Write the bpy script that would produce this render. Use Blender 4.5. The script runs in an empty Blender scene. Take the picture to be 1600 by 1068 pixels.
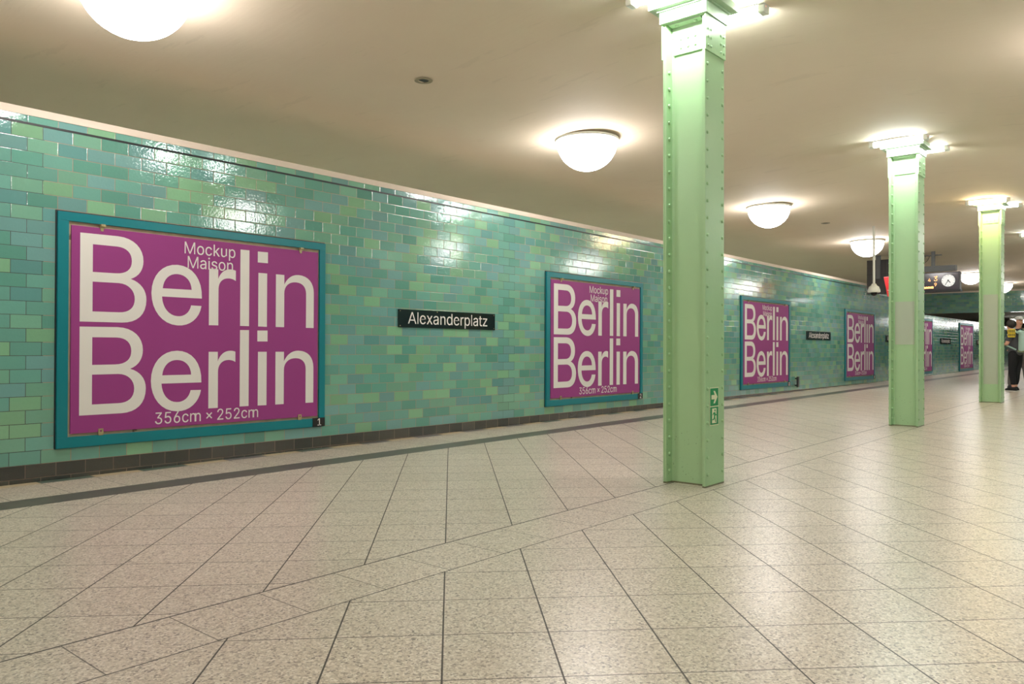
import bpy, bmesh, math, random, json
from mathutils import Vector, Matrix, Euler
random.seed(7)
SC = bpy.context.scene
COL = SC.collection
PI = math.pi
T = math.atan(1058.0/1235.0)
DIP = 0.00658          # the tile courses fall gently along the hall
WY = 7.02              # face of the tiled wall
PITCH, ROW, ROW0, COLX = 0.2258, 0.1086, 0.157, 2.136

# ---------------------------------------------------------------- helpers
def lin(r, g, b):
    f = lambda c: ((c/255.0+0.055)/1.055)**2.4 if c > 10 else c/255.0/12.92
    return (f(r), f(g), f(b), 1.0)

class NT:
    """small node builder"""
    def __init__(s, name):
        s.m = bpy.data.materials.new(name); s.m.use_nodes = True
        s.t = s.m.node_tree; s.n = s.t.nodes; s.l = s.t.links
        s.bsdf = s.n['Principled BSDF']; s.out = s.n['Material Output']
    def new(s, typ, **kw):
        x = s.n.new(typ)
        for k, v in kw.items(): setattr(x, k, v)
        return x
    def put(s, sock, v):
        if hasattr(v, 'links') or isinstance(v, bpy.types.NodeSocket): s.l.new(v, sock)
        else: sock.default_value = v
    def M(s, op, *a):
        x = s.new('ShaderNodeMath', operation=op)
        for i, v in enumerate(a): s.put(x.inputs[i], v)
        return x.outputs[0]
    def xyz(s, v):
        x = s.new('ShaderNodeSeparateXYZ'); s.l.new(v, x.inputs[0]); return x.outputs
    def vec(s, a, b, c):
        x = s.new('ShaderNodeCombineXYZ')
        for i, v in enumerate((a, b, c)): s.put(x.inputs[i], v)
        return x.outputs[0]
    def coord(s, kind='Object'):
        return s.new('ShaderNodeTexCoord').outputs[kind]
    def noise(s, vec, scale, detail=2.0, rough=0.5):
        x = s.new('ShaderNodeTexNoise'); s.l.new(vec, x.inputs['Vector'])
        x.inputs['Scale'].default_value = scale; x.inputs['Detail'].default_value = detail
        x.inputs['Roughness'].default_value = rough
        return x.outputs[0]
    def white(s, vec):
        x = s.new('ShaderNodeTexWhiteNoise', noise_dimensions='3D'); s.l.new(vec, x.inputs['Vector'])
        return x.outputs['Value'], x.outputs['Color']
    def ramp(s, f, stops, const=False):
        x = s.new('ShaderNodeValToRGB'); s.put(x.inputs[0], f)
        cr = x.color_ramp; cr.interpolation = 'CONSTANT' if const else 'LINEAR'
        while len(cr.elements) < len(stops): cr.elements.new(0.5)
        for e, (p, c) in zip(cr.elements, stops): e.position = p; e.color = c
        return x.outputs[0]
    def mix(s, f, a, b, blend='MIX'):
        x = s.new('ShaderNodeMix', data_type='RGBA', blend_type=blend)
        s.put(x.inputs[0], f); s.put(x.inputs[6], a); s.put(x.inputs[7], b)
        return x.outputs[2]
    def bump(s, h, strength=1.0, dist=0.01):
        x = s.new('ShaderNodeBump'); s.put(x.inputs['Strength'], strength)
        x.inputs['Distance'].default_value = dist; s.l.new(h, x.inputs['Height'])
        s.l.new(x.outputs[0], s.bsdf.inputs['Normal'])
    def set(s, **kw):
        for k, v in kw.items(): s.put(s.bsdf.inputs[k.replace('_', ' ')], v)
        return s.m

def plain(name, rgb, rough=0.5, metal=0.0, noise=0.06, scale=6.0, coat=0.0, spec=0.5, grime=None):
    n = NT(name); c = n.coord()
    f = n.noise(c, scale, 3.0)
    a = tuple(min(1, x*(1-noise)) for x in rgb[:3])+(1,); b = tuple(min(1, x*(1+noise)) for x in rgb[:3])+(1,)
    col = n.mix(f, a, b)
    if grime:
        g = n.noise(c, grime[1], 4.0, 0.7)
        col = n.mix(n.M('MULTIPLY', n.M('GREATER_THAN', g, 0.66), grime[2]), col, grime[0])
    n.set(Base_Color=col, Roughness=rough, Metallic=metal, Coat_Weight=coat)
    n.bsdf.inputs['Specular IOR Level'].default_value = spec
    return n.m

def emit(name, rgb, strength):
    n = NT(name)
    n.set(Base_Color=(0.8, 0.8, 0.8, 1), Roughness=0.4, Emission_Color=rgb, Emission_Strength=strength)
    return n.m

def tile_mat(name, stops, horiz='X', grout=lin(150, 118, 100), row0=ROW0, rowh=ROW, dark_joint=False, rough=0.035, bands=None):
    n = NT(name); P = n.xyz(n.coord())
    hx = P[0] if horiz == 'X' else P[1]
    fi = n.M('DIVIDE', n.M('SUBTRACT', P[2], row0), rowh)
    i = n.M('FLOOR', fi); v = n.M('SUBTRACT', fi, i)
    par = n.M('MULTIPLY', n.M('FLOORED_MODULO', i, 2.0), 0.5)
    fx = n.M('SUBTRACT', n.M('DIVIDE', n.M('SUBTRACT', hx, COLX), PITCH), par)
    j = n.M('FLOOR', fx); u = n.M('SUBTRACT', fx, j)
    du = n.M('MULTIPLY', n.M('MINIMUM', u, n.M('SUBTRACT', 1.0, u)), PITCH)
    dv = n.M('MULTIPLY', n.M('MINIMUM', v, n.M('SUBTRACT', 1.0, v)), rowh)
    d = n.M('MINIMUM', du, dv)
    wv, wc = n.white(n.vec(i, j, 3.3))
    col = n.ramp(wv, stops, True)
    r = n.xyz(wc)
    bright = n.M('ADD', 0.9, n.M('MULTIPLY', r[1], 0.2))
    hsv = n.new('ShaderNodeHueSaturation'); n.l.new(col, hsv.inputs['Color']); n.put(hsv.inputs['Value'], bright)
    mott = n.noise(n.coord(), 45.0, 3.0)
    col = n.mix(n.M('MULTIPLY', mott, 0.22), hsv.outputs[0], n.mix(0.5, hsv.outputs[0], lin(70, 105, 100)))
    g = n.M('LESS_THAN', d, 0.0021)
    gcol = grout
    if dark_joint:
        # expansion joints: every 19th column the stepped joint is dark
        jj = n.M('ADD', fx, par)
        near = n.M('LESS_THAN', n.M('ABSOLUTE', n.M('SUBTRACT', n.M('FLOORED_MODULO', n.M('ADD', jj, 18.7), 26.0), 19.0)), 0.75)
        gcol = n.mix(near, grout, lin(38, 36, 38))
    col = n.mix(g, col, gcol)
    n.set(Base_Color=col, Roughness=n.M('ADD', rough, n.M('MULTIPLY', g, 0.6)))
    n.bsdf.inputs['IOR'].default_value = 1.75
    # glaze: pillow edge, per-tile tilt, ripples
    edge = n.M('MULTIPLY', n.M('SMOOTH_MIN', n.M('DIVIDE', d, 0.006), 1.0, 0.4), 0.0007)
    tilt = n.M('ADD', n.M('MULTIPLY', n.M('SUBTRACT', r[0], 0.5), n.M('MULTIPLY', u, 0.0011)),
               n.M('MULTIPLY', n.M('SUBTRACT', r[2], 0.5), n.M('MULTIPLY', v, 0.0010)))
    rip = n.M('ADD', n.M('MULTIPLY', n.noise(n.coord(), 45.0, 0.5), 0.00055), n.M('MULTIPLY', n.noise(n.coord(), 115.0, 1.5), 0.00036))
    n.bump(n.M('ADD', n.M('ADD', edge, tilt), rip), 1.0, 1.0)
    return n.m

def obj(name, bm, mat, parent=None, smooth=False, bevel=0.0, loc=None, rot=None):
    me = bpy.data.meshes.new(name)
    bmesh.ops.recalc_face_normals(bm, faces=bm.faces)
    bm.to_mesh(me); bm.free()
    me.materials.append(mat)
    if smooth:
        for p in me.polygons: p.use_smooth = True
    o = bpy.data.objects.new(name, me); COL.objects.link(o)
    if parent: o.parent = parent
    if loc: o.location = loc
    if rot: o.rotation_euler = rot
    if bevel:
        b = o.modifiers.new('bevel', 'BEVEL'); b.width = bevel; b.segments = 2; b.limit_method = 'ANGLE'
    return o

def box(bm, x0, x1, y0, y1, z0, z1):
    v = [bm.verts.new((x, y, z)) for x in (x0, x1) for y in (y0, y1) for z in (z0, z1)]
    for f in ((0, 1, 3, 2), (4, 6, 7, 5), (0, 4, 5, 1), (2, 3, 7, 6), (0, 2, 6, 4), (1, 5, 7, 3)):
        bm.faces.new([v[k] for k in f])
def bx(*a):
    bm = bmesh.new(); box(bm, *a); return bm
def boxes(L):
    bm = bmesh.new()
    for a in L: box(bm, *a)
    return bm
def prism(bm, pts, z0, z1, cap=True):
    a = [bm.verts.new((x, y, z0)) for x, y in pts]; b = [bm.verts.new((x, y, z1)) for x, y in pts]
    n = len(pts)
    for k in range(n): bm.faces.new((a[k], a[(k+1) % n], b[(k+1) % n], b[k]))
    if cap: bm.faces.new(a); bm.faces.new(b)
def lathe(prof, seg=32, close=True):
    bm = bmesh.new(); rings = []
    for r, z in prof:
        if r < 1e-6: rings.append([bm.verts.new((0, 0, z))])
        else: rings.append([bm.verts.new((r*math.cos(2*PI*k/seg), r*math.sin(2*PI*k/seg), z)) for k in range(seg)])
    for A, B in zip(rings, rings[1:]):
        for k in range(seg):
            k2 = (k+1) % seg
            q = []
            for v in ((A[k % len(A)], A[k2 % len(A)], B[k2 % len(B)], B[k % len(B)])):
                if v not in q: q.append(v)
            if len(q) > 2: bm.faces.new(q)
    return bm
def tube(bm, p, q, r, seg=8):
    p = Vector(p); q = Vector(q); d = (q-p).normalized()
    a = d.orthogonal().normalized(); b = d.cross(a)
    A = [bm.verts.new(p+a*r*math.cos(2*PI*k/seg)+b*r*math.sin(2*PI*k/seg)) for k in range(seg)]
    B = [bm.verts.new(v.co+(q-p)) for v in A]
    for k in range(seg): bm.faces.new((A[k], A[(k+1) % seg], B[(k+1) % seg], B[k]))
    bm.faces.new(A); bm.faces.new(B)
def polyline(bm, pts, r, seg=6):
    for p, q in zip(pts, pts[1:]): tube(bm, p, q, r, seg)
def dome(bm, c, n, r, h=None, seg=8):
    """rivet head on a face with normal n"""
    n = Vector(n).normalized(); a = n.orthogonal().normalized(); b = n.cross(a); c = Vector(c); h = h or r*0.85
    prev = None
    for q, (rr, hh) in enumerate(((1, 0), (0.97, 0.5), (0.72, 0.85), (0.3, 1.0))):
        ring = [bm.verts.new(c+n*h*hh+(a*math.cos(2*PI*k/seg)+b*math.sin(2*PI*k/seg))*r*rr) for k in range(seg)]
        if prev:
            for k in range(seg): bm.faces.new((prev[k], prev[(k+1) % seg], ring[(k+1) % seg], ring[k]))
        prev = ring
    bm.faces.new(prev)

def thing(name, label, cat, loc=(0, 0, 0), rot=(0, 0, 0), group=None):
    o = bpy.data.objects.new(name, None); COL.objects.link(o)
    o.empty_display_size = 0.1
    o.location = loc; o.rotation_euler = rot; return tag(o, label, cat, group)
def tag(o, label, cat, group=None):
    o['label'] = label; o['category'] = cat
    if group: o['group'] = group
    return o
def struct(name, bm, mat, **kw):
    o = obj(name, bm, mat, **kw); o['kind'] = 'structure'; return o
def copy_tree(o, parent=None, keep=True):
    c = o.copy(); COL.objects.link(c)
    if parent: c.parent = parent
    for ch in list(o.children): copy_tree(ch, c)
    return c

# lettering: closed outlines -> flat printed shapes with a hair of thickness
def outline_mesh(name, groups, mat, parent, matrix, depth=0.0012):
    """groups: list of lists of splines; a spline is a list of (hl, co, hr) in local 2D metres"""
    bm = bmesh.new()
    for g in groups:
        cu = bpy.data.curves.new('tmp', 'CURVE'); cu.dimensions = '2D'; cu.fill_mode = 'BOTH'
        cu.extrude = depth/2; cu.resolution_u = 8
        for sp in g:
            s = cu.splines.new('BEZIER'); s.bezier_points.add(len(sp)-1); s.use_cyclic_u = True
            for bp, (hl, co, hr) in zip(s.bezier_points, sp):
                bp.handle_left_type = bp.handle_right_type = 'FREE'
                bp.co = (*co, 0); bp.handle_left = (*hl, 0); bp.handle_right = (*hr, 0)
        o = bpy.data.objects.new('tmp', cu)
        me = bpy.data.meshes.new_from_object(o)
        bm.from_mesh(me)
        bpy.data.objects.remove(o); bpy.data.meshes.remove(me); bpy.data.curves.remove(cu)
    bmesh.ops.transform(bm, matrix=matrix, verts=bm.verts)
    return obj(name, bm, mat, parent)
GLY = json.loads('''{"M":[628,[[[81,0,60,0,60,170],[60,339,60,509,91,509],[121,509,152,509,193,402],[235,294,277,187,280,180],[284,170,287,159,291,148],[295,136,299,123,303,110],[307,97,311,84,315,71],[319,59,322,49,317,49],[312,49,307,49,310,59],[314,70,318,83,322,95],[326,108,330,121,334,134],[338,147,342,158,346,170],[349,179,352,187,394,294],[435,402,476,509,507,509],[537,509,568,509,568,339],[568,170,568,0,547,0],[525,0,504,0,504,97],[504,194,504,291,504,302],[504,314,504,327,505,340],[505,354,505,369,505,383],[506,398,506,413,506,428],[507,443,507,457,509,457],[511,457,513,457,508,441],[503,426,498,409,492,393],[487,378,482,363,477,348],[472,334,467,322,463,309],[459,299,456,291,418,194],[380,97,342,0,323,0],[305,0,286,0,248,97],[209,194,170,291,167,299],[163,309,159,321,155,333],[150,346,145,361,140,376],[135,391,129,408,124,424],[118,441,112,457,114,457],[117,457,119,457,119,444],[120,431,120,416,120,401],[121,387,121,372,121,357],[121,342,122,328,122,315],[122,302,122,291,122,194],[122,97,122,0,101,0]]]],"o":[415,[[[242,-8,207,-8,173,-8],[143,0,117,16,91,33],[71,56,56,85,41,114],[34,149,34,187,34,227],[41,262,56,291,71,321],[91,343,117,360,143,376],[173,384,207,384,242,384],[273,376,299,360,325,343],[345,321,359,291,374,262],[381,227,381,187,381,149],[374,114,359,85,345,56],[325,33,299,16,273,0]],[[182,46,207,46,233,46],[254,53,270,66,287,79],[299,96,307,117,315,139],[319,162,319,187,319,213],[315,236,307,258,299,280],[287,297,270,310,254,323],[233,330,207,330,182,330],[161,323,145,310,129,297],[116,280,108,258,100,237],[96,213,96,187,96,162],[100,139,108,117,116,96],[129,79,145,66,161,53]]]],"c":[396,[[[226,-8,207,-8,173,-8],[143,0,117,16,91,33],[71,56,56,85,41,114],[34,149,34,187,34,227],[41,262,56,291,71,321],[91,343,117,360,143,376],[173,384,207,384,226,384],[243,382,260,377,276,372],[292,365,305,356,319,347],[330,335,340,322,350,309],[357,294,362,277,342,272],[322,267,303,262,300,272],[296,281,290,289,285,297],[278,305,270,311,262,317],[253,322,242,325,232,328],[220,330,207,330,182,330],[161,323,145,310,129,297],[116,280,108,258,100,237],[96,213,96,187,96,162],[100,139,108,117,116,96],[129,79,145,66,161,53],[182,46,207,46,220,46],[232,48,243,52,253,55],[263,60,271,66,279,72],[286,80,292,89,297,97],[301,107,304,117,324,112],[343,107,363,102,358,85],[351,70,341,56,332,43],[320,31,306,21,293,12],[277,4,261,-1,244,-6]]]],"k":[381,[[[132,158,110,137,110,162],[110,187,110,212,113,212],[117,212,121,212,175,268],[230,323,284,379,310,379],[335,379,360,379,301,319],[243,259,184,199,182,199],[179,199,177,199,155,178]],[[73,0,53,0,53,170],[53,339,53,509,73,509],[93,509,114,509,114,339],[114,170,114,0,93,0]],[[320,0,294,0,245,62],[197,124,148,186,162,200],[177,214,191,229,252,152],[312,76,372,0,346,0]]]],"u":[410,[[[211,-5,182,-5,157,-5],[134,0,115,11,95,21],[80,37,69,59,58,80],[53,107,53,139,53,219],[53,299,53,379,73,379],[93,379,114,379,114,301],[114,222,114,144,114,114],[121,91,137,75,152,58],[173,50,200,50,218,50],[235,54,249,62,264,70],[275,81,283,97,292,112],[296,131,296,153,296,228],[296,304,296,379,316,379],[337,379,357,379,357,253],[357,126,357,0,337,0],[318,0,298,0,298,31],[298,61,298,92,301,92],[304,92,307,92,295,57],[279,32,257,17,235,2]]]],"p":[424,[[[73,-143,53,-143,53,31],[53,205,53,379,72,379],[92,379,112,379,112,359],[112,339,112,319,114,319],[116,319,118,319,123,327],[129,336,137,346,145,356],[157,365,171,373,186,381],[205,384,229,384,261,384],[289,376,313,361,337,345],[356,322,370,293,383,263],[390,229,390,189,390,149],[383,114,370,84,356,55],[337,32,313,16,289,0],[261,-8,229,-8,206,-8],[187,-4,173,4,158,12],[146,21,138,31,130,42],[123,51,118,59,117,59],[115,59,114,59,114,-8],[114,-76,114,-143,93,-143]],[[197,47,220,47,244,47],[263,53,279,66,295,78],[308,95,316,117,324,138],[328,162,328,189,328,216],[324,240,316,261,308,282],[296,299,280,311,264,324],[244,330,220,330,197,330],[177,324,161,312,145,300],[133,284,125,263,117,242],[113,217,113,189,113,161],[117,136,125,115,133,94],[146,77,162,65,178,53]]]],"a":[389,[[[182,-9,160,-9,136,-9],[114,-4,94,5,75,14],[59,27,48,45,36,62],[30,83,30,108,30,130],[35,147,43,161,52,175],[63,185,78,193,92,201],[108,207,125,211,143,215],[160,218,178,220,201,223],[219,225,234,227,248,228],[258,231,265,235,272,239],[276,245,276,255,276,255],[276,256,276,257,276,272],[273,286,267,297,261,308],[252,316,240,322,228,328],[213,331,196,331,178,331],[162,328,149,322,136,317],[126,309,118,301,110,292],[104,283,100,274,80,280],[61,285,41,291,50,314],[62,332,79,346,95,360],[113,369,133,375,153,381],[173,384,194,384,208,384],[223,383,239,379,255,376],[271,370,286,360,301,351],[313,338,322,320,332,303],[337,280,337,251,337,168],[337,84,337,0,317,0],[297,0,277,0,277,17],[277,35,277,52,275,52],[274,52,272,52,268,43],[261,34,252,25,243,15],[230,7,215,1,200,-5]],[[155,45,170,45,193,45],[212,50,228,59,243,68],[255,79,263,93,271,107],[276,122,276,138,276,155],[276,173,276,190,273,187],[268,184,259,182,251,180],[242,178,231,176,221,174],[210,172,200,171,190,170],[182,169,175,168,161,166],[147,163,134,159,121,154],[111,148,103,139,96,131],[92,119,92,105,92,92],[95,81,102,72,109,63],[118,57,130,52,142,48]]]],"i":[167,[[[73,0,53,0,53,126],[53,253,53,379,73,379],[93,379,114,379,114,253],[114,126,114,0,93,0]],[[95,443,84,443,72,443],[62,447,54,455,45,462],[41,472,41,483,41,494],[45,504,54,512,62,520],[72,524,84,524,95,524],[106,520,114,512,122,504],[126,494,126,483,126,472],[122,462,114,455,106,447]]]],"s":[365,[[[211,-8,182,-8,156,-8],[133,-4,112,3,92,11],[75,23,62,38,49,53],[40,72,36,94,55,98],[74,102,94,107,99,86],[109,70,124,60,139,50],[158,45,181,45,208,45],[229,51,244,62,260,74],[268,87,268,103,268,116],[263,127,254,136,245,144],[231,151,212,155,191,160],[170,165,149,170,115,178],[89,191,72,208,55,225],[47,247,47,274,47,296],[53,315,65,332,77,348],[94,361,115,370,136,380],[160,384,187,384,213,384],[235,380,254,372,272,365],[287,353,299,339,310,325],[319,309,324,290,305,286],[287,281,268,277,263,292],[255,304,243,316,230,327],[212,333,187,333,165,333],[146,327,131,317,116,306],[109,293,109,277,109,263],[114,252,124,243,134,235],[150,228,172,223,191,218],[210,214,229,209,264,201],[290,188,306,171,323,154],[331,133,331,107,331,84],[325,64,312,47,300,30],[282,16,260,6,237,-3]]]],"n":[410,[[[114,249,114,227,114,151],[114,76,114,0,93,0],[73,0,53,0,53,126],[53,253,53,379,72,379],[92,379,112,379,112,349],[112,318,112,287,109,287],[106,287,102,287,114,322],[131,347,152,362,174,377],[199,384,227,384,253,384],[276,379,295,369,314,358],[330,342,341,321,352,299],[357,273,357,240,357,160],[357,80,357,0,337,0],[316,0,296,0,296,78],[296,157,296,235,296,265],[288,288,273,304,258,321],[237,329,210,329,192,329],[175,325,161,317,146,309],[135,298,126,283,118,267]]]],"A":[480,[[[39,0,16,0,78,170],[140,339,201,509,226,509],[251,509,276,509,338,339],[401,170,463,0,440,0],[418,0,395,0,359,101],[323,202,287,302,281,321],[273,344,264,372,255,400],[245,435,232,478,236,478],[241,478,245,478,233,435],[222,399,213,371,204,343],[196,320,191,302,155,202],[120,101,85,0,62,0]],[[197,142,110,142,110,161],[110,180,110,199,197,199],[283,199,370,199,370,180],[370,161,370,142,283,142]]]],"e":[404,[[[238,-8,212,-8,175,-8],[143,0,117,16,90,33],[70,56,56,85,41,114],[34,148,34,187,34,226],[41,260,55,290,69,319],[89,343,115,359,141,376],[171,384,205,384,226,384],[246,381,266,374,285,367],[303,356,319,341,335,326],[348,306,357,282,366,258],[371,228,371,194,371,186],[371,178,371,169,272,169],[174,169,75,169,75,187],[75,204,75,221,163,221],[250,221,338,221,329,215],[319,208,310,202,310,227],[306,249,298,269,290,288],[278,303,263,314,247,325],[228,330,205,330,182,330],[163,325,146,313,130,302],[118,288,109,270,100,251],[96,232,96,211,96,200],[96,189,96,178,96,150],[101,126,110,106,120,87],[134,72,151,61,168,51],[189,46,212,46,228,46],[241,48,254,53,266,57],[277,64,285,73,294,82],[301,93,306,105,325,101],[345,96,365,91,359,71],[349,54,335,39,321,24],[303,13,283,4,262,-4]]]],"x":[379,[[[44,0,21,0,71,73],[121,145,171,218,171,202],[171,187,171,171,124,240],[76,310,29,379,52,379],[76,379,100,379,116,355],[132,330,147,306,160,287],[170,270,179,253,188,237],[198,221,207,206,197,206],[186,206,175,206,185,221],[194,237,202,253,211,270],[221,287,233,306,249,330],[266,355,282,379,305,379],[328,379,352,379,304,309],[256,239,209,169,209,184],[209,199,209,214,258,143],[308,71,358,0,334,0],[310,0,287,0,268,28],[249,57,231,85,219,103],[209,120,200,136,191,152],[182,167,173,182,183,182],[194,182,205,182,195,167],[186,152,178,136,170,120],[160,103,148,85,129,57],[110,28,91,0,68,0]]]],"d":[424,[[[219,-8,195,-8,164,-8],[136,0,111,16,87,32],[68,55,55,84,41,114],[34,149,34,189,34,229],[41,263,55,293,69,322],[88,345,112,361,136,376],[164,384,196,384,219,384],[238,381,253,373,268,365],[279,356,287,346,296,336],[302,327,306,319,308,319],[309,319,311,319,311,382],[311,446,311,509,331,509],[351,509,372,509,372,339],[372,170,372,0,352,0],[332,0,313,0,313,20],[313,39,313,59,311,59],[309,59,307,59,302,51],[295,42,287,31,278,21],[267,12,252,4,238,-4]],[[181,47,205,47,227,47],[247,53,263,65,279,77],[291,94,299,115,308,136],[312,161,312,189,312,217],[308,242,300,263,292,284],[279,300,263,312,247,324],[228,330,205,330,181,330],[161,324,145,311,129,299],[116,282,108,261,100,240],[96,216,96,189,96,162],[100,138,109,117,117,95],[129,78,145,66,161,53]]]],"r":[259,[[[73,0,53,0,53,126],[53,253,53,379,72,379],[92,379,112,379,112,360],[112,340,112,321,113,321],[114,321,115,321,122,340],[135,355,152,367,170,379],[190,385,213,385,218,385],[223,385,229,384,235,384],[240,384,243,384,243,363],[243,343,243,322,242,323],[237,323,230,324,223,325],[215,326,207,326,189,326],[173,322,159,315,145,307],[134,297,126,284,118,270],[114,255,114,237,114,158],[114,79,114,0,93,0]]]],"t":[227,[[[138,379,204,379,204,362],[204,344,204,327,138,327],[72,327,6,327,6,344],[6,362,6,379,72,379]],[[65,345,65,471,85,471],[106,471,126,471,126,347],[126,222,126,98,126,81],[129,69,136,61,143,54],[154,50,170,50,174,50],[179,50,185,51,191,52],[197,53,202,54,206,36],[209,19,213,2,207,0],[200,-2,192,-3,184,-4],[176,-4,168,-4,136,-4],[110,4,92,21,74,38],[65,62,65,93,65,219]]]],"z":[380,[[[141,0,42,0,42,15],[42,30,42,46,112,137],[183,228,254,320,254,321],[254,322,254,323,185,323],[117,323,48,323,48,342],[48,361,48,379,143,379],[238,379,333,379,333,363],[333,347,333,331,264,241],[195,150,126,60,126,59],[126,58,126,56,197,56],[268,56,339,56,339,38],[339,19,339,0,240,0]]]],"m":[610,[[[73,0,53,0,53,126],[53,253,53,379,72,379],[92,379,112,379,112,351],[112,323,112,295,111,295],[109,295,108,295,113,316],[121,332,132,346,144,359],[157,369,172,376,187,383],[203,386,219,386,247,386],[270,378,287,361,305,344],[316,322,321,295,318,295],[315,295,312,295,317,313],[325,329,337,343,349,357],[364,367,381,375,398,382],[416,386,437,386,459,386],[479,381,497,372,515,362],[530,348,541,328,551,309],[557,285,557,255,557,170],[557,85,557,0,536,0],[516,0,496,0,496,85],[496,169,496,254,496,281],[488,301,473,313,457,325],[439,330,419,330,402,330],[387,327,374,320,362,313],[352,303,345,290,339,278],[335,263,335,247,335,165],[335,82,335,0,315,0],[295,0,274,0,274,87],[274,173,274,260,274,281],[267,298,253,311,239,324],[221,330,199,330,185,330],[171,327,158,320,144,313],[134,303,126,289,118,276],[114,258,114,238,114,159],[114,79,114,0,93,0]]]],"1":[453,[[[181,0,76,0,76,18],[76,36,76,55,181,55],[286,55,391,55,391,36],[391,18,391,0,286,0]],[[250,509,276,509,276,339],[276,170,276,0,255,0],[234,0,212,0,212,149],[212,299,212,448,211,448],[210,448,209,448,168,418],[127,388,86,358,86,381],[86,404,86,427,123,454],[161,481,198,509,224,509]]]],"2":[453,[[[172,0,64,0,64,16],[64,32,64,47,121,108],[177,168,234,229,254,249],[270,267,282,282,295,298],[304,313,311,327,317,341],[320,356,320,371,320,390],[316,405,308,419,299,432],[288,442,273,449,259,456],[242,460,224,460,204,460],[187,456,172,447,158,439],[147,428,139,413,131,399],[127,382,127,362,107,362],[86,362,66,362,66,392],[72,419,86,442,100,465],[119,483,143,496,167,509],[194,516,225,516,255,516],[282,509,306,497,329,484],[348,467,361,445,374,424],[381,399,381,372,381,354],[378,335,371,318,364,300],[353,280,336,259,319,237],[296,211,267,180,229,140],[191,100,153,60,153,59],[153,58,153,57,231,57],[310,57,389,57,389,38],[389,19,389,0,281,0]]]],"3":[453,[[[252,-7,218,-7,187,-7],[158,-1,133,10,107,21],[86,37,70,57,54,78],[46,103,44,132,66,132],[87,132,109,132,111,114],[117,99,126,87,136,75],[149,65,165,59,181,53],[199,50,219,50,239,50],[258,53,275,61,292,68],[305,79,315,93,324,107],[329,124,329,145,329,163],[325,181,316,196,307,212],[293,224,275,234,256,243],[231,248,201,248,186,248],[172,248,157,248,157,265],[157,282,157,299,200,349],[244,399,288,448,288,450],[288,451,288,452,215,452],[142,452,70,452,70,471],[70,490,70,509,171,509],[272,509,372,509,372,493],[372,477,372,461,319,400],[265,339,211,278,211,282],[211,285,211,289,249,293],[281,288,308,276,335,263],[356,246,371,222,386,199],[393,173,393,145,393,115],[385,89,370,66,355,43],[335,25,309,12,282,0]]]],"4":[453,[[[164,105,40,105,40,123],[40,141,40,158,109,275],[178,392,247,509,268,509],[289,509,311,509,243,394],[176,280,109,166,109,165],[109,164,109,163,210,163],[312,163,413,163,413,144],[413,125,413,105,289,105]],[[302,0,282,0,282,40],[282,81,282,121,282,130],[282,138,282,146,282,203],[282,260,282,318,302,318],[322,318,343,318,343,212],[343,106,343,0,322,0]]]],"5":[453,[[[254,-7,221,-7,191,-7],[164,-1,140,11,116,23],[97,39,83,60,69,81],[61,104,60,130,81,130],[101,130,122,130,124,115],[129,101,138,89,147,77],[159,67,173,60,188,53],[204,50,221,50,242,50],[260,55,276,64,292,74],[305,87,314,104,323,121],[328,141,328,162,328,184],[323,204,314,221,304,238],[291,252,275,262,258,272],[239,277,218,277,201,277],[184,274,167,268,151,263],[138,255,128,246,108,248],[88,250,67,253,77,338],[86,423,96,509,186,509],[276,509,366,509,366,490],[366,471,366,452,294,452],[222,452,151,452,145,402],[139,352,134,301,135,301],[135,301,136,301,147,311],[161,319,178,325,194,331],[211,334,229,334,253,334],[274,329,294,321,313,313],[331,301,345,285,359,270],[371,252,379,231,387,210],[391,188,391,163,391,130],[384,101,369,76,354,50],[334,30,309,15,283,1]]]],"6":[453,[[[258,-7,226,-7,195,-7],[167,0,142,15,118,29],[98,49,84,74,71,100],[64,129,64,162,64,186],[69,212,80,239,91,266],[110,300,137,340,176,396],[214,453,252,509,276,509],[299,509,322,509,265,426],[208,344,151,261,149,261],[147,261,145,261,150,271],[157,280,165,288,174,296],[184,302,196,307,207,312],[221,314,235,314,266,314],[293,308,316,295,339,282],[357,263,370,240,382,216],[389,189,389,157,389,125],[382,97,368,73,354,48],[334,28,310,14,286,0]],[[207,48,226,48,246,48],[264,53,279,63,294,72],[306,85,314,101,323,118],[327,136,327,157,327,178],[323,197,314,213,306,230],[294,242,279,251,264,261],[246,265,226,265,207,265],[189,261,174,252,159,243],[147,230,138,214,129,198],[125,179,125,158,125,137],[129,118,138,102,147,85],[159,72,174,63,189,53]]]],"9":[453,[[[195,516,226,516,258,516],[286,508,310,494,335,480],[354,460,368,434,382,409],[389,380,389,347,389,323],[383,297,373,270,362,243],[343,209,315,168,277,112],[239,56,200,0,177,0],[154,0,130,0,187,83],[244,165,301,248,303,248],[305,248,307,248,303,238],[296,229,287,221,279,213],[269,207,257,202,245,197],[232,195,218,195,187,195],[160,201,137,214,114,227],[96,245,83,269,70,292],[64,320,64,352,64,384],[71,412,85,436,99,461],[118,480,143,494,167,508]],[[246,460,226,460,207,460],[189,456,174,446,159,437],[147,424,138,407,130,391],[125,372,125,352,125,330],[130,312,138,295,147,279],[159,266,174,257,189,248],[207,243,226,243,246,243],[263,248,279,257,294,266],[306,279,314,295,323,311],[327,330,327,350,327,372],[323,391,314,407,306,424],[294,437,279,446,264,456]]]]}''')
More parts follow.
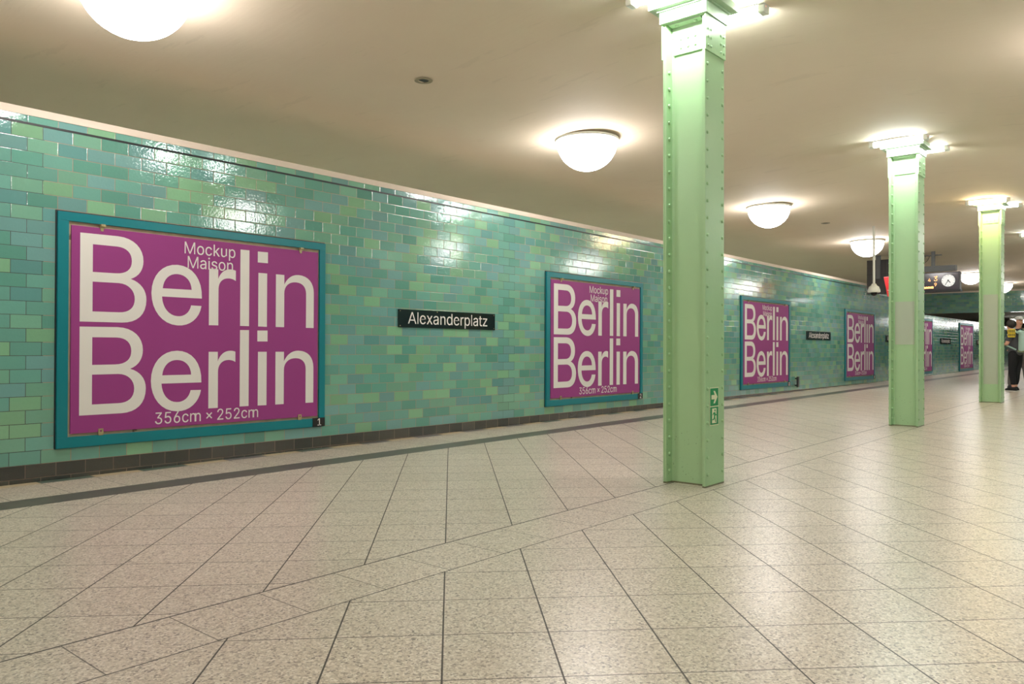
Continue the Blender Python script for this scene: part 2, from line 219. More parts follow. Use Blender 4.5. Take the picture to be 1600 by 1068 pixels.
BIG = json.loads('''{"B":[[[[68,886]],[[374,888]],[[506,887],[591,806],[591,692]],[[591,616],[553,555],[482,529]],[[567,504],[619,440],[619,354]],[[619,221],[539,148],[410,147]],[[68,147]]],[[[168,799]],[[365,799]],[[447,798],[491,753],[491,682]],[[491,612],[447,569],[356,568]],[[168,566]]],[[[168,485]],[[383,486]],[[465,484],[518,428],[518,356]],[[518,278],[470,234],[383,235]],[[168,234]]]],"e":[[[[1135,391]],[[1141,577],[1040,685],[902,686]],[[758,686],[664,572],[664,419]],[[664,266],[758,143],[902,135]],[[1020,128],[1114,206],[1132,321]],[[1032,323]],[[1018,256],[968,215],[902,219]],[[822,222],[763,291],[759,391]]],[[[765,465]],[[773,552],[827,603],[902,602]],[[979,601],[1032,548],[1036,466]]]],"r":[[[[1206,676]],[[1298,676]],[[1298,585]],[[1320,647],[1364,685],[1426,686]],[[1448,686],[1465,682],[1480,677]],[[1480,577]],[[1462,591],[1437,597],[1409,598]],[[1336,598],[1301,549],[1301,488]],[[1301,145]],[[1206,145]]]],"l":[[[[1528,887]],[[1624,888]],[[1624,146]],[[1528,146]]]],"i":[[[[1716,886]],[[1829,888]],[[1829,779]],[[1716,778]]],[[[1724,676]],[[1821,676]],[[1821,144]],[[1724,145]]]],"n":[[[[1922,676]],[[2019,676]],[[2019,578]],[[2052,644],[2109,687],[2187,687]],[[2305,687],[2376,620],[2376,507]],[[2376,144]],[[2281,144]],[[2281,497]],[[2281,570],[2233,610],[2157,610]],[[2071,611],[2019,562],[2019,491]],[[2019,145]],[[1922,145]]]]}''')
def glyph_groups(text, size, x0=0.0, y0=0.0, track=0.0, width=None, xs=1.0):
    out = []; x = 0.0
    W_ = {'l': 0.155, 'm': 0.66, ' ': 0.2}
    adv = sum((W_[c] if c in W_ else GLY[c][0]/1000)+track for c in text)-track
    if width: xs = width/(adv*size)
    for c in text:
        if c == ' ': x += 0.2+track; continue
        if c == 'l':
            a, b = 0.055, 0.101
            P = [(a, 0), (b, 0), (b, 0.509), (a, 0.509)]
            out.append([[[((x0+(x+p[0])*size*xs), y0+p[1]*size)]*3 for p in P]]); x += 0.155+track; continue
        Q = lambda *P: [[[(x0+(x+p[0])*size*xs, y0+p[1]*size)]*3 for p in P]]
        if c == 'M':
            out += [Q((0.060, 0), (0.108, 0), (0.108, 0.509), (0.060, 0.509)), Q((0.520, 0), (0.568, 0), (0.568, 0.509), (0.520, 0.509)),
                    Q((0.060, 0.509), (0.126, 0.509), (0.340, 0), (0.288, 0)), Q((0.568, 0.509), (0.502, 0.509), (0.288, 0), (0.340, 0))]
            x += 0.628+track; continue
        if c == 'A':
            out += [Q((0.012, 0), (0.066, 0), (0.266, 0.509), (0.214, 0.509)), Q((0.468, 0), (0.414, 0), (0.214, 0.509), (0.266, 0.509)),
                    Q((0.10, 0.135), (0.38, 0.135), (0.362, 0.18), (0.118, 0.18))]
            x += 0.480+track; continue
        if c == 'm':
            ad, sp = GLY['n']
            for sh in (0.0, 0.262):
                out.append([[tuple((x0+(x+q[k]/1000*0.95+sh)*size*xs, y0+q[k+1]/1000*size) for k in (0, 2, 4)) for q in t] for t in sp])
            x += 0.66+track; continue
        ad, sp = GLY[c]
        S = [[tuple((x0+(x+q[k]/1000)*size*xs, y0+q[k+1]/1000*size) for k in (0, 2, 4)) for q in s] for s in sp]
        if c in 'kti+': out += [[s] for s in S]
        else: out.append(S)
        x += ad/1000+track
    return out
def big_groups(dy=0.0, mirror=False):
    out = []
    for c in 'Berlin':
        S = []
        for p in BIG[c]:
            pts = [[None, tuple(p[0][0]), None]]
            for seg in p[1:]:
                if len(seg) == 1: pts[-1][2] = pts[-1][1]; pts.append([tuple(seg[0]), tuple(seg[0]), None]); pts[-1][0] = pts[-1][1]
                else: pts[-1][2] = tuple(seg[0]); pts.append([tuple(seg[1]), tuple(seg[2]), None])
            if pts[-1][1] == pts[0][1]: pts[0][0] = pts[-1][0]; pts.pop()
            for q in pts:
                q[0] = q[0] or q[1]; q[2] = q[2] or q[1]
            S.append([tuple((a/1000, b/1000+dy) for a, b in q) for q in pts])
        if c == 'i': out += [[s] for s in S]
        else: out.append(S)
    return out
def on_wall(x, y, z):    # local 2D (u right, v up) -> wall facing -Y
    return Matrix(((1, 0, 0, x), (0, 0, 1, y), (0, 1, 0, z), (0, 0, 0, 1)))

# ---------------------------------------------------------------- materials
TILE = [(0.0, lin(106, 160, 148)), (0.26, lin(95, 152, 138)), (0.44, lin(117, 167, 145)), (0.60, lin(111, 156, 154)),
        (0.80, lin(126, 173, 138)), (0.94, lin(98, 150, 148))]
m_tile = tile_mat('glazed_wall_tile', TILE, dark_joint=True)
m_beamtile = tile_mat('glazed_beam_tile', TILE, horiz='Y', row0=2.58-0.03)
m_base = tile_mat('black_plinth_tile', [(0.0, lin(62, 56, 52)), (0.4, lin(54, 49, 47)), (0.7, lin(70, 63, 58))], grout=lin(120, 95, 80), rough=0.16)
m_black = plain('black_joint', lin(30, 32, 36), 0.5)
m_trim = plain('cream_plaster', lin(218, 202, 188), 0.8, scale=3)
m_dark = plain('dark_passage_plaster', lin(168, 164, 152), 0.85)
m_frame = plain('teal_enamel_frame', lin(0, 118, 130), 0.32, noise=0.08, scale=4, grime=(lin(120, 150, 150), 30, 0.15))
m_backing = plain('weathered_shaded_plywood', lin(176, 156, 132), 0.85, noise=0.3, scale=9, grime=(lin(84, 64, 48), 5, 0.8))  # brown mottling carries dirt and also the shade of the recess
m_purple = plain('purple_print', lin(148, 60, 128), 0.5, noise=0.02, spec=0.25)
m_ink = plain('off_white_print', lin(224, 220, 216), 0.5, noise=0.015, spec=0.25)
m_clip = plain('tarnished_clip_metal', lin(176, 158, 120), 0.45, metal=0.5, noise=0.3, scale=60)
m_signblack = plain('black_enamel_sign', lin(14, 15, 24), 0.12, noise=0.05, coat=0.3)
m_signwhite = plain('white_enamel_letters', lin(232, 226, 222), 0.3)
m_green_sign = plain('green_sign_print', lin(0, 140, 78), 0.4)
m_photolum = plain('pale_sign_print', lin(236, 232, 200), 0.45)
m_cap = plain('pale_green_gloss_paint', lin(184, 208, 176), 0.35, noise=0.04)
m_white = plain('white_plastic', lin(230, 230, 222), 0.4)
m_charcoal = plain('charcoal_housing', lin(58, 54, 56), 0.4)
m_grey = plain('grey_post_paint', lin(92, 94, 96), 0.45)
m_screen = plain('display_glass', lin(74, 68, 78), 0.15)
m_red = plain('red_plastic', lin(206, 44, 48), 0.45)
m_blackglass = plain('smoked_camera_glass', lin(14, 14, 16), 0.08)
m_orange = emit('orange_led', lin(255, 150, 20), 2.2)
m_lamp = emit('opal_lamp_glass', lin(255, 250, 246), 26.5)
m_tubewhite = emit('fluorescent_tube_white', lin(244, 252, 248), 115.0)
m_filltube = emit('added_fill_tube', lin(240, 252, 248), 140.0)  # glow of the unseen fill lights added behind the partition
m_tubewarm = emit('fluorescent_tube_warm', lin(255, 224, 176), 115.0)
m_clockface = emit('backlit_clock_face', lin(255, 252, 250), 0.5)
m_reddot = emit('red_indicator', lin(255, 90, 60), 2.0)

def floor_mat():
    n = NT('terrazzo_floor'); P = n.xyz(n.coord())
    x, y = P[0], P[1]
    R2 = 1/math.sqrt(2)
    a = n.M('MULTIPLY', n.M('ADD', x, y), R2); b = n.M('MULTIPLY', n.M('SUBTRACT', y, x), R2)
    def cell(c, off, pitch):
        f = n.M('DIVIDE', n.M('SUBTRACT', c, off), pitch); i = n.M('FLOOR', f); q = n.M('SUBTRACT', f, i)
        return i, n.M('MULTIPLY', n.M('MINIMUM', q, n.M('SUBTRACT', 1.0, q)), pitch)
    bi, bd = cell(b, 0.4325, 0.4022)
    ai, ad = cell(a, 2.600, 0.4085)
    ui, ud = cell(a, 3.325, 0.386)
    pi_, pd = cell(x, 1.12, 0.4035)
    s_up = n.M('GREATER_THAN', y, 3.13)
    s_st = n.M('MULTIPLY', n.M('GREATER_THAN', y, 2.74), n.M('LESS_THAN', y, 3.13))
    s_bd = n.M('MULTIPLY', n.M('GREATER_THAN', y, 5.985), n.M('LESS_THAN', y, 6.285))
    s_ed = n.M('GREATER_THAN', y, 6.285)
    s_cr = n.M('GREATER_THAN', y, 6.90)
    perp = n.M('MAXIMUM', s_st, s_ed)
    mixf = lambda f, p, q: n.M('ADD', n.M('MULTIPLY', n.M('SUBTRACT', 1.0, f), p), n.M('MULTIPLY', f, q))
    ai2 = mixf(s_up, ai, n.M('ADD', ui, 50.0)); ad2 = mixf(s_up, ad, ud)
    ci = mixf(perp, ai2, n.M('ADD', pi_, 200.0)); cj = mixf(perp, bi, n.M('ADD', 300.0, s_cr))
    # grout: wide dark joints along b, fine ones along a
    g_b = n.M('LESS_THAN', bd, 0.0034); g_a = n.M('LESS_THAN', ad2, 0.0029)
    g_diag = n.M('MULTIPLY', n.M('MAXIMUM', g_b, n.M('MULTIPLY', g_a, 0.9)), n.M('SUBTRACT', 1.0, n.M('MAXIMUM', perp, s_bd)))
    g_perp = n.M('MULTIPLY', n.M('LESS_THAN', pd, 0.0026), perp)
    def line(yy, w): return n.M('LESS_THAN', n.M('ABSOLUTE', n.M('SUBTRACT', y, yy)), w)
    g_long = n.M('MAXIMUM', n.M('MAXIMUM', line(3.13, 0.0055), line(2.74, 0.0036)), n.M('MULTIPLY', line(6.63, 0.0014), 0.6))
    g = n.M('MAXIMUM', n.M('MAXIMUM', g_diag, n.M('MULTIPLY', g_perp, 0.8)), g_long)
    # chips
    vo = n.new('ShaderNodeTexVoronoi'); n.l.new(n.coord(), vo.inputs['Vector']); vo.inputs['Scale'].default_value = 115.0
    cv = n.xyz(vo.outputs['Color'])
    base = n.ramp(cv[0], [(0.0, lin(120, 108, 102)), (0.07, lin(164, 149, 136)), (0.22, lin(192, 178, 163)), (0.5, lin(207, 194, 178)), (0.8, lin(219, 207, 192)), (0.96, lin(232, 222, 210))])
    vo2 = n.new('ShaderNodeTexVoronoi'); n.l.new(n.coord(), vo2.inputs['Vector']); vo2.inputs['Scale'].default_value = 210.0
    c2 = n.xyz(vo2.outputs['Color'])
    base = n.mix(n.M('MULTIPLY', n.M('LESS_THAN', c2[1], 0.12), 0.42), base, lin(112, 104, 96))
    wv, wc = n.white(n.vec(ci, cj, 1.7)); r = n.xyz(wc)
    hsv = n.new('ShaderNodeHueSaturation'); n.l.new(base, hsv.inputs['Color'])
    n.put(hsv.inputs['Value'], n.M('ADD', 0.955, n.M('MULTIPLY', r[0], 0.09)))
    col = n.mix(n.M('MULTIPLY', r[1], 0.08), hsv.outputs[0], lin(170, 168, 150))
    stain = n.noise(n.coord(), 0.9, 5.0, 0.6)
    col = n.mix(n.M('MULTIPLY', n.M('SUBTRACT', stain, 0.42), 0.2), col, lin(150, 132, 108))
    col = n.mix(s_bd, col, n.mix(n.noise(n.coord(), 60.0, 3.0), lin(86, 78, 74), lin(108, 98, 90)))
    # narrow coloured row against the wall
    k = n.M('FLOORED_MODULO', pi_, 2.0)
    tint = n.ramp(n.white(n.vec(pi_, 4.0, 9.0))[0], [(0, lin(92, 108, 96)), (0.5, lin(112, 106, 106))], True)
    crow = n.mix(k, lin(204, 184, 150), tint)
    col = n.mix(s_cr, col, crow)
    col = n.mix(n.M('MULTIPLY', g, 0.95), col, lin(52, 44, 40))
    n.set(Base_Color=col)
    n.bsdf.inputs['IOR'].default_value = 1.62
    wear = n.noise(n.coord(), 2.2, 4.0)
    n.set(Roughness=n.M('ADD', n.M('ADD', 0.282, n.M('MULTIPLY', wear, 0.04)), n.M('MULTIPLY', g, 0.3)))
    
    return n.m

def ceiling_mat():
    n = NT('painted_ceiling'); c = n.coord()
    f = n.noise(c, 0.7, 4.0, 0.6)
    col = n.mix(f, lin(228, 210, 188), lin(240, 224, 203))
    sep = n.new('ShaderNodeMapping'); n.l.new(c, sep.inputs[0]); sep.inputs['Scale'].default_value = (3.0, 0.5, 1.0)
    s = n.noise(sep.outputs[0], 2.0, 6.0, 0.7)
    col = n.mix(n.M('MULTIPLY', n.M('GREATER_THAN', s, 0.63), 0.10), col, lin(170, 156, 134))
    n.set(Base_Color=col, Roughness=0.75)
    n.bump(n.M('MULTIPLY', n.noise(sep.outputs[0], 3.0, 5.0, 0.6), 0.003), 1.0, 1.0)
    return n.m

def pillar_mat():
    n = NT('green_riveted_steel_paint'); c = n.coord(); P = n.xyz(c)
    f = n.noise(c, 3.0, 3.0)
    col = n.mix(f, lin(165, 201, 153), lin(171, 206, 159))
    sc = n.noise(c, 55.0, 3.0, 0.6); low = n.M('LESS_THAN', P[2], 0.42)
    col = n.mix(n.M('MULTIPLY', n.M('MULTIPLY', n.M('GREATER_THAN', sc, 0.68), low), 0.55), col, lin(70, 84, 60))
    col = n.mix(n.M('MULTIPLY', n.M('LESS_THAN', P[2], 0.012), 0.8), col, lin(98, 74, 56))
    n.set(Base_Color=col, Roughness=0.36)
    n.bump(n.M('MULTIPLY', n.noise(c, 30.0, 3.0), 0.0008), 1.0, 1.0)
    return n.m
m_floor = floor_mat(); m_ceil = ceiling_mat(); m_pillar = pillar_mat()
m_patch = plain('touched_up_grey_green_paint', lin(180, 190, 170), 0.45, noise=0.03)

# ---------------------------------------------------------------- setting
XB = 41.8               # tiled beam where the low passage begins
def ceil_z(y):
    t = min(1.0, abs(y-3.0)/2.8)
    return 3.84-0.24*(t*t*(3-2*t)*0.5+t*0.5)
struct('floor', bx(-6, 78, -1.3, 10.8, -0.1, 0), m_floor)
bm = bmesh.new()
ys = [-1.3+0.35*k for k in range(35)]; xs = [-6, 10, 26, XB+0.05]
grid = [[bm.verts.new((x, y, ceil_z(y))) for y in ys] for x in xs]
for A, B in zip(grid, grid[1:]):
    for k in range(len(ys)-1): bm.faces.new((A[k], A[k+1], B[k+1], B[k]))
struct('ceiling', bm, m_ceil, smooth=True)
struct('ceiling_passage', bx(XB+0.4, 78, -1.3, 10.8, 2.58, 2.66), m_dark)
XS = 28.0
ROT = (0, DIP, 0)
struct('wall_left', bx(-6, XS, WY, WY+0.16, -0.3, 2.94), m_tile, rot=ROT)
struct('wall_left_low', bx(XS, 78, WY+0.002, WY+0.16, -0.3, 2.34), m_tile, rot=ROT)
struct('baseboard_left', bx(-6, 78, WY-0.004, WY+0.01, -0.3, ROW0), m_base, rot=ROT)
struct('trim_1', bx(-6, XS+0.01, WY-0.006, WY+0.17, 2.94, 3.0), m_trim, rot=ROT)
struct('trim_2', bx(-6, XS, WY-0.003, WY+0.01, 2.866, 2.884), m_black, rot=ROT)
struct('wall_right', bx(-6, 78, -1.2, -1.05, -0.1, 3.7), m_tile)
struct('wall_back', bx(-6.1, -6, -1.3, 10.8, -0.1, 3.9), m_trim)
struct('wall_rear', bx(-6, 78, 10.6, 10.75, -0.1, 3.7), plain('pale_plaster', lin(232, 226, 214), 0.85))
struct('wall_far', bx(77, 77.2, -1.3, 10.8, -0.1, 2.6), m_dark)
struct('wall_beam', bx(XB, XB+0.4, -1.05, 10.6, 2.58, 3.72), m_beamtile)
struct('trim_3', bx(XB-0.01, XB, -1.05, 10.6, 3.52, 3.60), m_trim)

# ---------------------------------------------------------------- billboards
def clip(kind, x, z, parent):
    bm = bmesh.new()
    if kind == 'top':
        prism(bm, [(-0.022, 0.03), (0.022, 0.03), (0.010, -0.026), (-0.010, -0.026)], -0.004, 0.004)
        box(bm, -0.018, 0.018, 0.012, 0.03, -0.004, 0.03)
    else:
        box(bm, -0.02, 0.02, -0.03, 0.0, -0.004, 0.004); box(bm, -0.02, -0.008, 0.0, 0.024, -0.004, 0.004)
        box(bm, 0.008, 0.02, 0.0, 0.024, -0.004, 0.004); box(bm, -0.02, 0.02, 0.016, 0.028, -0.004, 0.004)
        box(bm, -0.014, 0.014, -0.03, -0.012, -0.03, 0.004)
    bmesh.ops.transform(bm, matrix=Matrix(((1, 0, 0, x), (0, 0, -1, -0.028), (0, 1, 0, z), (0, 0, 0, 1))), verts=bm.verts)
    return obj('clip', bm, m_clip, parent)
FW, FH = 2.625, 1.938    # frame outer size
PX0, PZ0, PW, PH = 0.105, 0.113, 2.428, 1.722
def billboard(x, label):
    z0 = 0.268
    R = thing('billboard', label, 'billboard', (x, WY, z0-DIP*x), ROT, 'billboards along the tiled wall')
    t = 0.060
    obj('frame', boxes([(0, FW, -0.032, 0, 0, 0.088), (0, FW, -0.032, 0, FH-0.072, FH), (0, 0.085, -0.032, 0, 0.088, FH-0.072), (FW-0.072, FW, -0.032, 0, 0.088, FH-0.072)]), m_frame, R, bevel=0.002)
    obj('painted_shadow_gap', bx(-0.009, FW+0.006, -0.006, 0, -0.005, FH+0.011), m_black, R)  # black sheet that paints the shadow line round the frame
    obj('backing_board', bx(0.08, FW-0.07, -0.009, -0.005, 0.08, FH-0.065), m_backing, R)
    P = obj('poster_panel', bx(PX0, PX0+PW, -0.026, -0.014, PZ0, PZ0+PH), m_purple, R)
    mx = on_wall(PX0, -0.0264, PZ0)
    for dy in (0.781, 0.0):
        obj_ = outline_mesh('headline_lettering', big_groups(dy), m_ink, P, mx)
    g = glyph_groups('Mockup', 0.1085/0.509*1.0, 0.955, 1.579, width=0.525) + glyph_groups('Maison', 0.1085/0.509, 0.985, 1.449, width=0.475)
    outline_mesh('caption_lettering', g, m_ink, P, mx)
    outline_mesh('width_lettering', glyph_groups('356cm', 0.1035/0.509, 0.695, 0.031, width=0.447), m_ink, P, mx)
    outline_mesh('height_lettering', glyph_groups('252cm', 0.1035/0.509, 1.285, 0.031, width=0.455), m_ink, P, mx)
    s = 0.052; cx, cy = 1.215, 0.078; w = 0.0055; r2 = lambda a, b: (cx+(a-b)*0.7071, cy+(a+b)*0.7071); h = s*0.7071
    outline_mesh('times_sign', [[[[r2(a, b)]*3 for a, b in ((-h, -w), (-w, -w), (-w, -h), (w, -h), (w, -w), (h, -w), (h, w), (w, w), (w, h), (-w, h), (-w, w), (-h, w))]]], m_ink, P, mx)
    for kind, cx_, cz in (('top', PX0+0.24, PZ0+PH), ('top', PX0+2.21, PZ0+PH), ('bottom', PX0+0.24, PZ0), ('bottom', PX0+2.21, PZ0)):
        clip(kind, cx_, cz, R)
    return R
def number_plate(R, ch):
    N = obj('number_plate', bx(FW-0.155, FW-0.002, -0.036, -0.03, 0.001, 0.092), m_signblack, R); N['label'] = 'small black number plate'
    outline_mesh('numeral', glyph_groups(ch, 0.072/0.509, 0, 0), m_signwhite, N, on_wall(FW-0.105, -0.0368, 0.012))
bb_first = billboard(2.468, 'nearest and largest purple Berlin billboard in teal frame, with number plate 1')
spots = [(8.914, 'purple Berlin billboard in teal frame just left of the nearest green pillar', '2'),
         (15.40, 'purple Berlin billboard between the nearest pillar and the second small station sign', '3'),
         (21.885, 'purple Berlin billboard just left of the second green pillar, below the dome camera', '4'),
         (28.75, 'purple Berlin billboard mostly hidden behind the second green pillar', None),
         (35.80, 'farthest purple Berlin billboard, between the second and third green pillars', None)]
for x, lab, ch in spots:
    R = copy_tree(bb_first); R.location = (x, WY, 0.268-DIP*x); R['label'] = lab
    if ch: number_plate(R, ch)
number_plate(bb_first, '1')

# ---------------------------------------------------------------- station signs
def sign(x, label):
    R = thing('station_sign', label, 'sign', (x, WY, 1.343-DIP*x), ROT, 'station name signs on the tiled wall')
    w, h = 1.687, 0.213
    P = obj('sign_plate', bx(0, w, -0.016, 0, 0, h), m_signblack, R, bevel=0.002)
    outline_mesh('name_lettering', glyph_groups('Alexanderplatz', 0.139/0.509, 0, 0, width=1.40), m_signwhite, P, on_wall(0.143, -0.0166, 0.046))
    for sx, sz in ((0.025, 0.02), (w-0.025, 0.02), (0.025, h-0.02), (w-0.025, h-0.02), (w*0.37, h-0.015)):
        bm = bmesh.new(); dome(bm, (sx, -0.016, sz), (0, -1, 0), 0.006, 0.003); obj('screw', bm, m_clip, P)
    return R
s0 = sign(6.142, 'black enamel Alexanderplatz name sign beside the largest billboard, nearest one')
for x, lab in ((19.10, 'small black Alexanderplatz name sign between the third and fourth billboards'),
               (25.66, 'black name sign peeking out beside the left edge of the second green pillar'),
               (32.60, 'distant name sign on the low tiled wall left of the farthest billboard'),
               (39.20, 'distant name sign at the left edge of the third green pillar')):
    c = copy_tree(s0); c.location = (x, WY, 1.343-DIP*x); c['label'] = lab

# bracket on the wall right of the third billboard
R = thing('wall_bracket', 'black upright metal bracket low on the tiled wall right of billboard 3', 'bracket', (18.42, WY, 0.10))
obj('upright', bx(-0.05, 0.05, -0.075, -0.045, 0.0, 0.25), m_black, R, bevel=0.004)
obj('arm', bx(-0.02, 0.02, -0.045, 0, 0.03, 0.06), m_black, R); obj('arm', bx(-0.02, 0.02, -0.045, 0, 0.19, 0.22), m_black, R)

# ---------------------------------------------------------------- ceiling globe lamps
def globe_lamp(x, y, label, group):
    R = thing('dome_ceiling_lamp', label, 'ceiling lamp', (x, y, ceil_z(y)), (0, 0, 0), group)
    obj('rim', lathe([(0.0, 0.0), (0.385, 0.0), (0.392, -0.012), (0.385, -0.03), (0.36, -0.034), (0.0, -0.034)], 48), m_white, R, smooth=False)
    prof = [(0.368*math.cos(a), -0.034-0.35*math.sin(a)) for a in [PI/2*k/12 for k in range(12)]]+[(0.0, -0.384)]
    obj('opal_dome', lathe(prof, 40), m_lamp, R, smooth=True)
    return R
GL = 'opal dome lamps over the walkway'
L0 = globe_lamp(2.46, 5.55, 'glowing opal dome lamp cut off by the top edge, left of picture', GL)
for x, y, lab in ((7.95, 5.60, 'glowing opal dome lamp just left of the nearest green pillar'),
                  (13.92, 5.79, 'glowing opal dome lamp just right of the nearest green pillar'),
                  (20.07, 5.90, 'glowing opal dome lamp above the white dome camera'),
                  (31.60, 5.83, 'distant glowing dome lamp right of the clock'),
                  (37.80, 5.84, 'farthest dome lamp, just behind the third pillar before the tiled beam')):
    c = copy_tree(L0); c.location = (x, y, ceil_z(y)); c['label'] = lab
for x in (-3.6, 2.5, 8.1, 13.9, 19.4, 30.8, 36.4):
    c = copy_tree(L0); c.location = (x, 0.29, ceil_z(0.29)); c['label'] = 'opal dome lamp of the second row, mirrored in the wall tiles'
    c['group'] = 'opal dome lamps of the second row'
c = copy_tree(L0); c.location = (-3.6, 5.6, ceil_z(5.6)); c['label'] = 'opal dome lamp behind the camera'; del c['group']

# ---------------------------------------------------------------- riveted pillars
def rivets(name, pts, parent, r=0.0105, mat=None):
    bm = bmesh.new()
    for c, n in pts: dome(bm, c, n, r)
    return obj(name, bm, mat or m_pillar, parent, smooth=True)
def pillar(x0, y0, wx, wy, label):
    cx, cy = x0+wx/2, y0+wy/2
    R = thing('steel_pillar', label, 'pillar', (cx, cy, 0), (0, 0, 0), 'riveted green pillars')
    hx, hy = wx/2, wy/2; H = 3.64; d = 0.078
    sec = []
    def side(s):      # one half of the double-channel section, s=-1 left (-x)
        return [(s*hx, -s*-1*hy) ]
    # outline, counter-clockwise: channels open to -x and +x
    e = 0.016
    L = [(-hx, -hy), (hx, -hy), (hx, -hy+e), (hx-d*0.55, -hy+e+0.008), (hx-d*0.9, -hy+e+0.014), (hx-d, -hy+e+0.03),
         (hx-d, hy-e-0.03), (hx-d*0.9, hy-e-0.014), (hx-d*0.55, hy-e-0.008), (hx, hy-e), (hx, hy),
         (-hx, hy), (-hx, hy-e), (-hx+d*0.55, hy-e-0.008), (-hx+d*0.9, hy-e-0.014), (-hx+d, hy-e-0.03),
         (-hx+d, -hy+e+0.03), (-hx+d*0.9, -hy+e+0.014), (-hx+d*0.55, -hy+e+0.008), (-hx, -hy+e)]
    bm = bmesh.new(); prism(bm, L, 0.0, H); obj('shaft', bm, m_pillar, R)
    # cover plate overlapping each riveted face
    for s in (-1, 1):
        obj('cover_plate', bx(-hx-0.004, hx+0.004, *(sorted((s*(hy-0.002), s*(hy+0.010)))), 0.0, H), m_pillar, R, bevel=0.002)
    zs = [0.10+0.1317*k for k in range(25)]
    for s in (-1, 1):
        for q in (-1, 1):
            rivets('rivet_row', [((q*(hx-0.030), s*(hy+0.010), z), (0, s, 0)) for z in zs], R, 0.0135)
        rivets('rivet_row', [((s*(hx-0.034), hy-e-0.006, z), (0, -1, 0)) for z in zs], R, 0.0165)
        rivets('rivet_row', [((s*(hx-0.036), -hy+e+0.005, z), (0, 1, 0)) for z in zs], R, 0.0135)
    # splice plates below the capital
    for s in (-1, 1):
        P = obj('splice_plate', bx(-hx-0.012, hx+0.012, *(sorted((s*(hy+0.008), s*(hy+0.020)))), 3.36, H), m_pillar, R, bevel=0.002)
        rivets('plate_rivets', [((q*(hx-w), s*(hy+0.020), z), (0, s, 0)) for q in (-1, 1) for w in (0.025, 0.075) for z in (3.40, 3.465, 3.53)], P)
        P = obj('splice_plate', bx(*(sorted((s*(hx-d-0.002), s*(hx-d+0.012)))), -hy+0.045, hy-0.045, 3.40, 3.56), m_pillar, R, bevel=0.002)
        rivets('plate_rivets', [((s*(hx-d+0.012), q*(hy-0.11), z), (s, 0, 0)) for q in (-1, 0, 1) for z in (3.45, 3.52)], P)
        bm = bmesh.new(); a = s*(hx-d)
        prism(bm, [(a, 3.54), (a+s*0.014, 3.54), (a+s*0.014, 3.62), (a+s*0.075, 3.625), (a+s*0.075, H), (a, H)], -hy+0.035, hy-0.035)
        bmesh.ops.transform(bm, matrix=Matrix(((1, 0, 0, 0), (0, 0, 1, 0), (0, 1, 0, 0), (0, 0, 0, 1))), verts=bm.verts)
        P = obj('bracket', bm, m_cap, R)
        rivets('bolts', [((a+s*0.045, q*0.08, 3.623), (0, 0, -1)) for q in (-1, 1)], P, 0.016, m_cap)
    obj('capital_block', bx(-hx-0.030, hx+0.030, -hy-0.030, hy+0.030, H, 3.732), m_cap, R, bevel=0.003)
    obj('capital_fillet', bx(-hx-0.045, hx+0.045, -hy-0.045, hy+0.045, 3.732, 3.745), m_cap, R)
    obj('cornice', boxes([(-hx-0.095, hx+0.095, -hy-0.095, hy+0.095, 3.745, 3.80)]), m_cap, R, bevel=0.003)
    obj('cornice_top', bx(-hx-0.07, hx+0.07, -hy-0.07, hy+0.07, 3.80, ceil_z(cy)+0.01), m_cap, R)
    return R
PILL = [(5.565, 2.825, 0.315, 0.345, 'nearest and tallest green riveted steel pillar, carrying the exit sticker', 'white'),
        (11.49, 2.745, 0.315, 0.345, 'green riveted steel pillar in the middle distance, beside the dome camera', 'white'),
        (17.25, 2.690, 0.315, 0.345, 'third green riveted pillar, yellowish at the top, left of the two people', 'warm'),
        (23.10, 2.640, 0.315, 0.345, 'green riveted pillar outside the right edge of the photo', 'white')]
def tube_light(x, y, label, warm, group):
    R = thing('ceiling_tube_light', label, 'tube light', (x, y, ceil_z(y)-0.001), (0, 0, 0), group)
    l = 0.36
    obj('housing', bx(-0.055, 0.055, -l, l, -0.028, 0.004), m_white, R, bevel=0.003)
    obj('tube', bx(-0.042, 0.042, -l+0.06, l-0.06, -0.082, -0.028), m_tubewarm if warm else m_tubewhite, R, bevel=0.012)
    for s in (-1, 1):
        e = obj('end_cap', bx(-0.052, 0.052, *(sorted((s*l, s*(l-0.062)))), -0.092, -0.026), m_white, R, bevel=0.012)
        if s == -1: obj('indicator', bx(-0.030, -0.022, -l-0.002, -l+0.001, -0.05, -0.042), m_reddot, e)
    return R
for k, (x0, y0, wx, wy, lab, tint) in enumerate(PILL):
    P = pillar(x0, y0, wx, wy, lab)
    where = ('nearest green pillar', 'second green pillar', 'third green pillar', 'pillar outside the right edge')[k]
    for s, sd in ((-1, 'near side'), (1, 'far side')):
        xx = x0+wx/2+s*(wx/2+0.235)
        tube_light(xx, y0+wy/2-(0.0 if s < 0 else 0.08), 'short glowing ceiling tube light on the %s of the %s' % (sd, where), tint == 'warm' and s < 0, 'tube lights at the pillar heads')
    if k == 1:
        hx = wx/2
        obj('paint_patch', bx(-hx+0.0755, -hx+0.0785, -wy/2+0.055, wy/2-0.05, 1.10, 1.68), m_patch, P)['label'] = 'greyer touched-up paint area'
    if k == 2:
        hx = wx/2
        obj('paint_patch', bx(-hx+0.0755, -hx+0.0785, -wy/2+0.055, wy/2-0.05, 0.35, 2.05), m_patch, P)['label'] = 'greyer touched-up paint area'

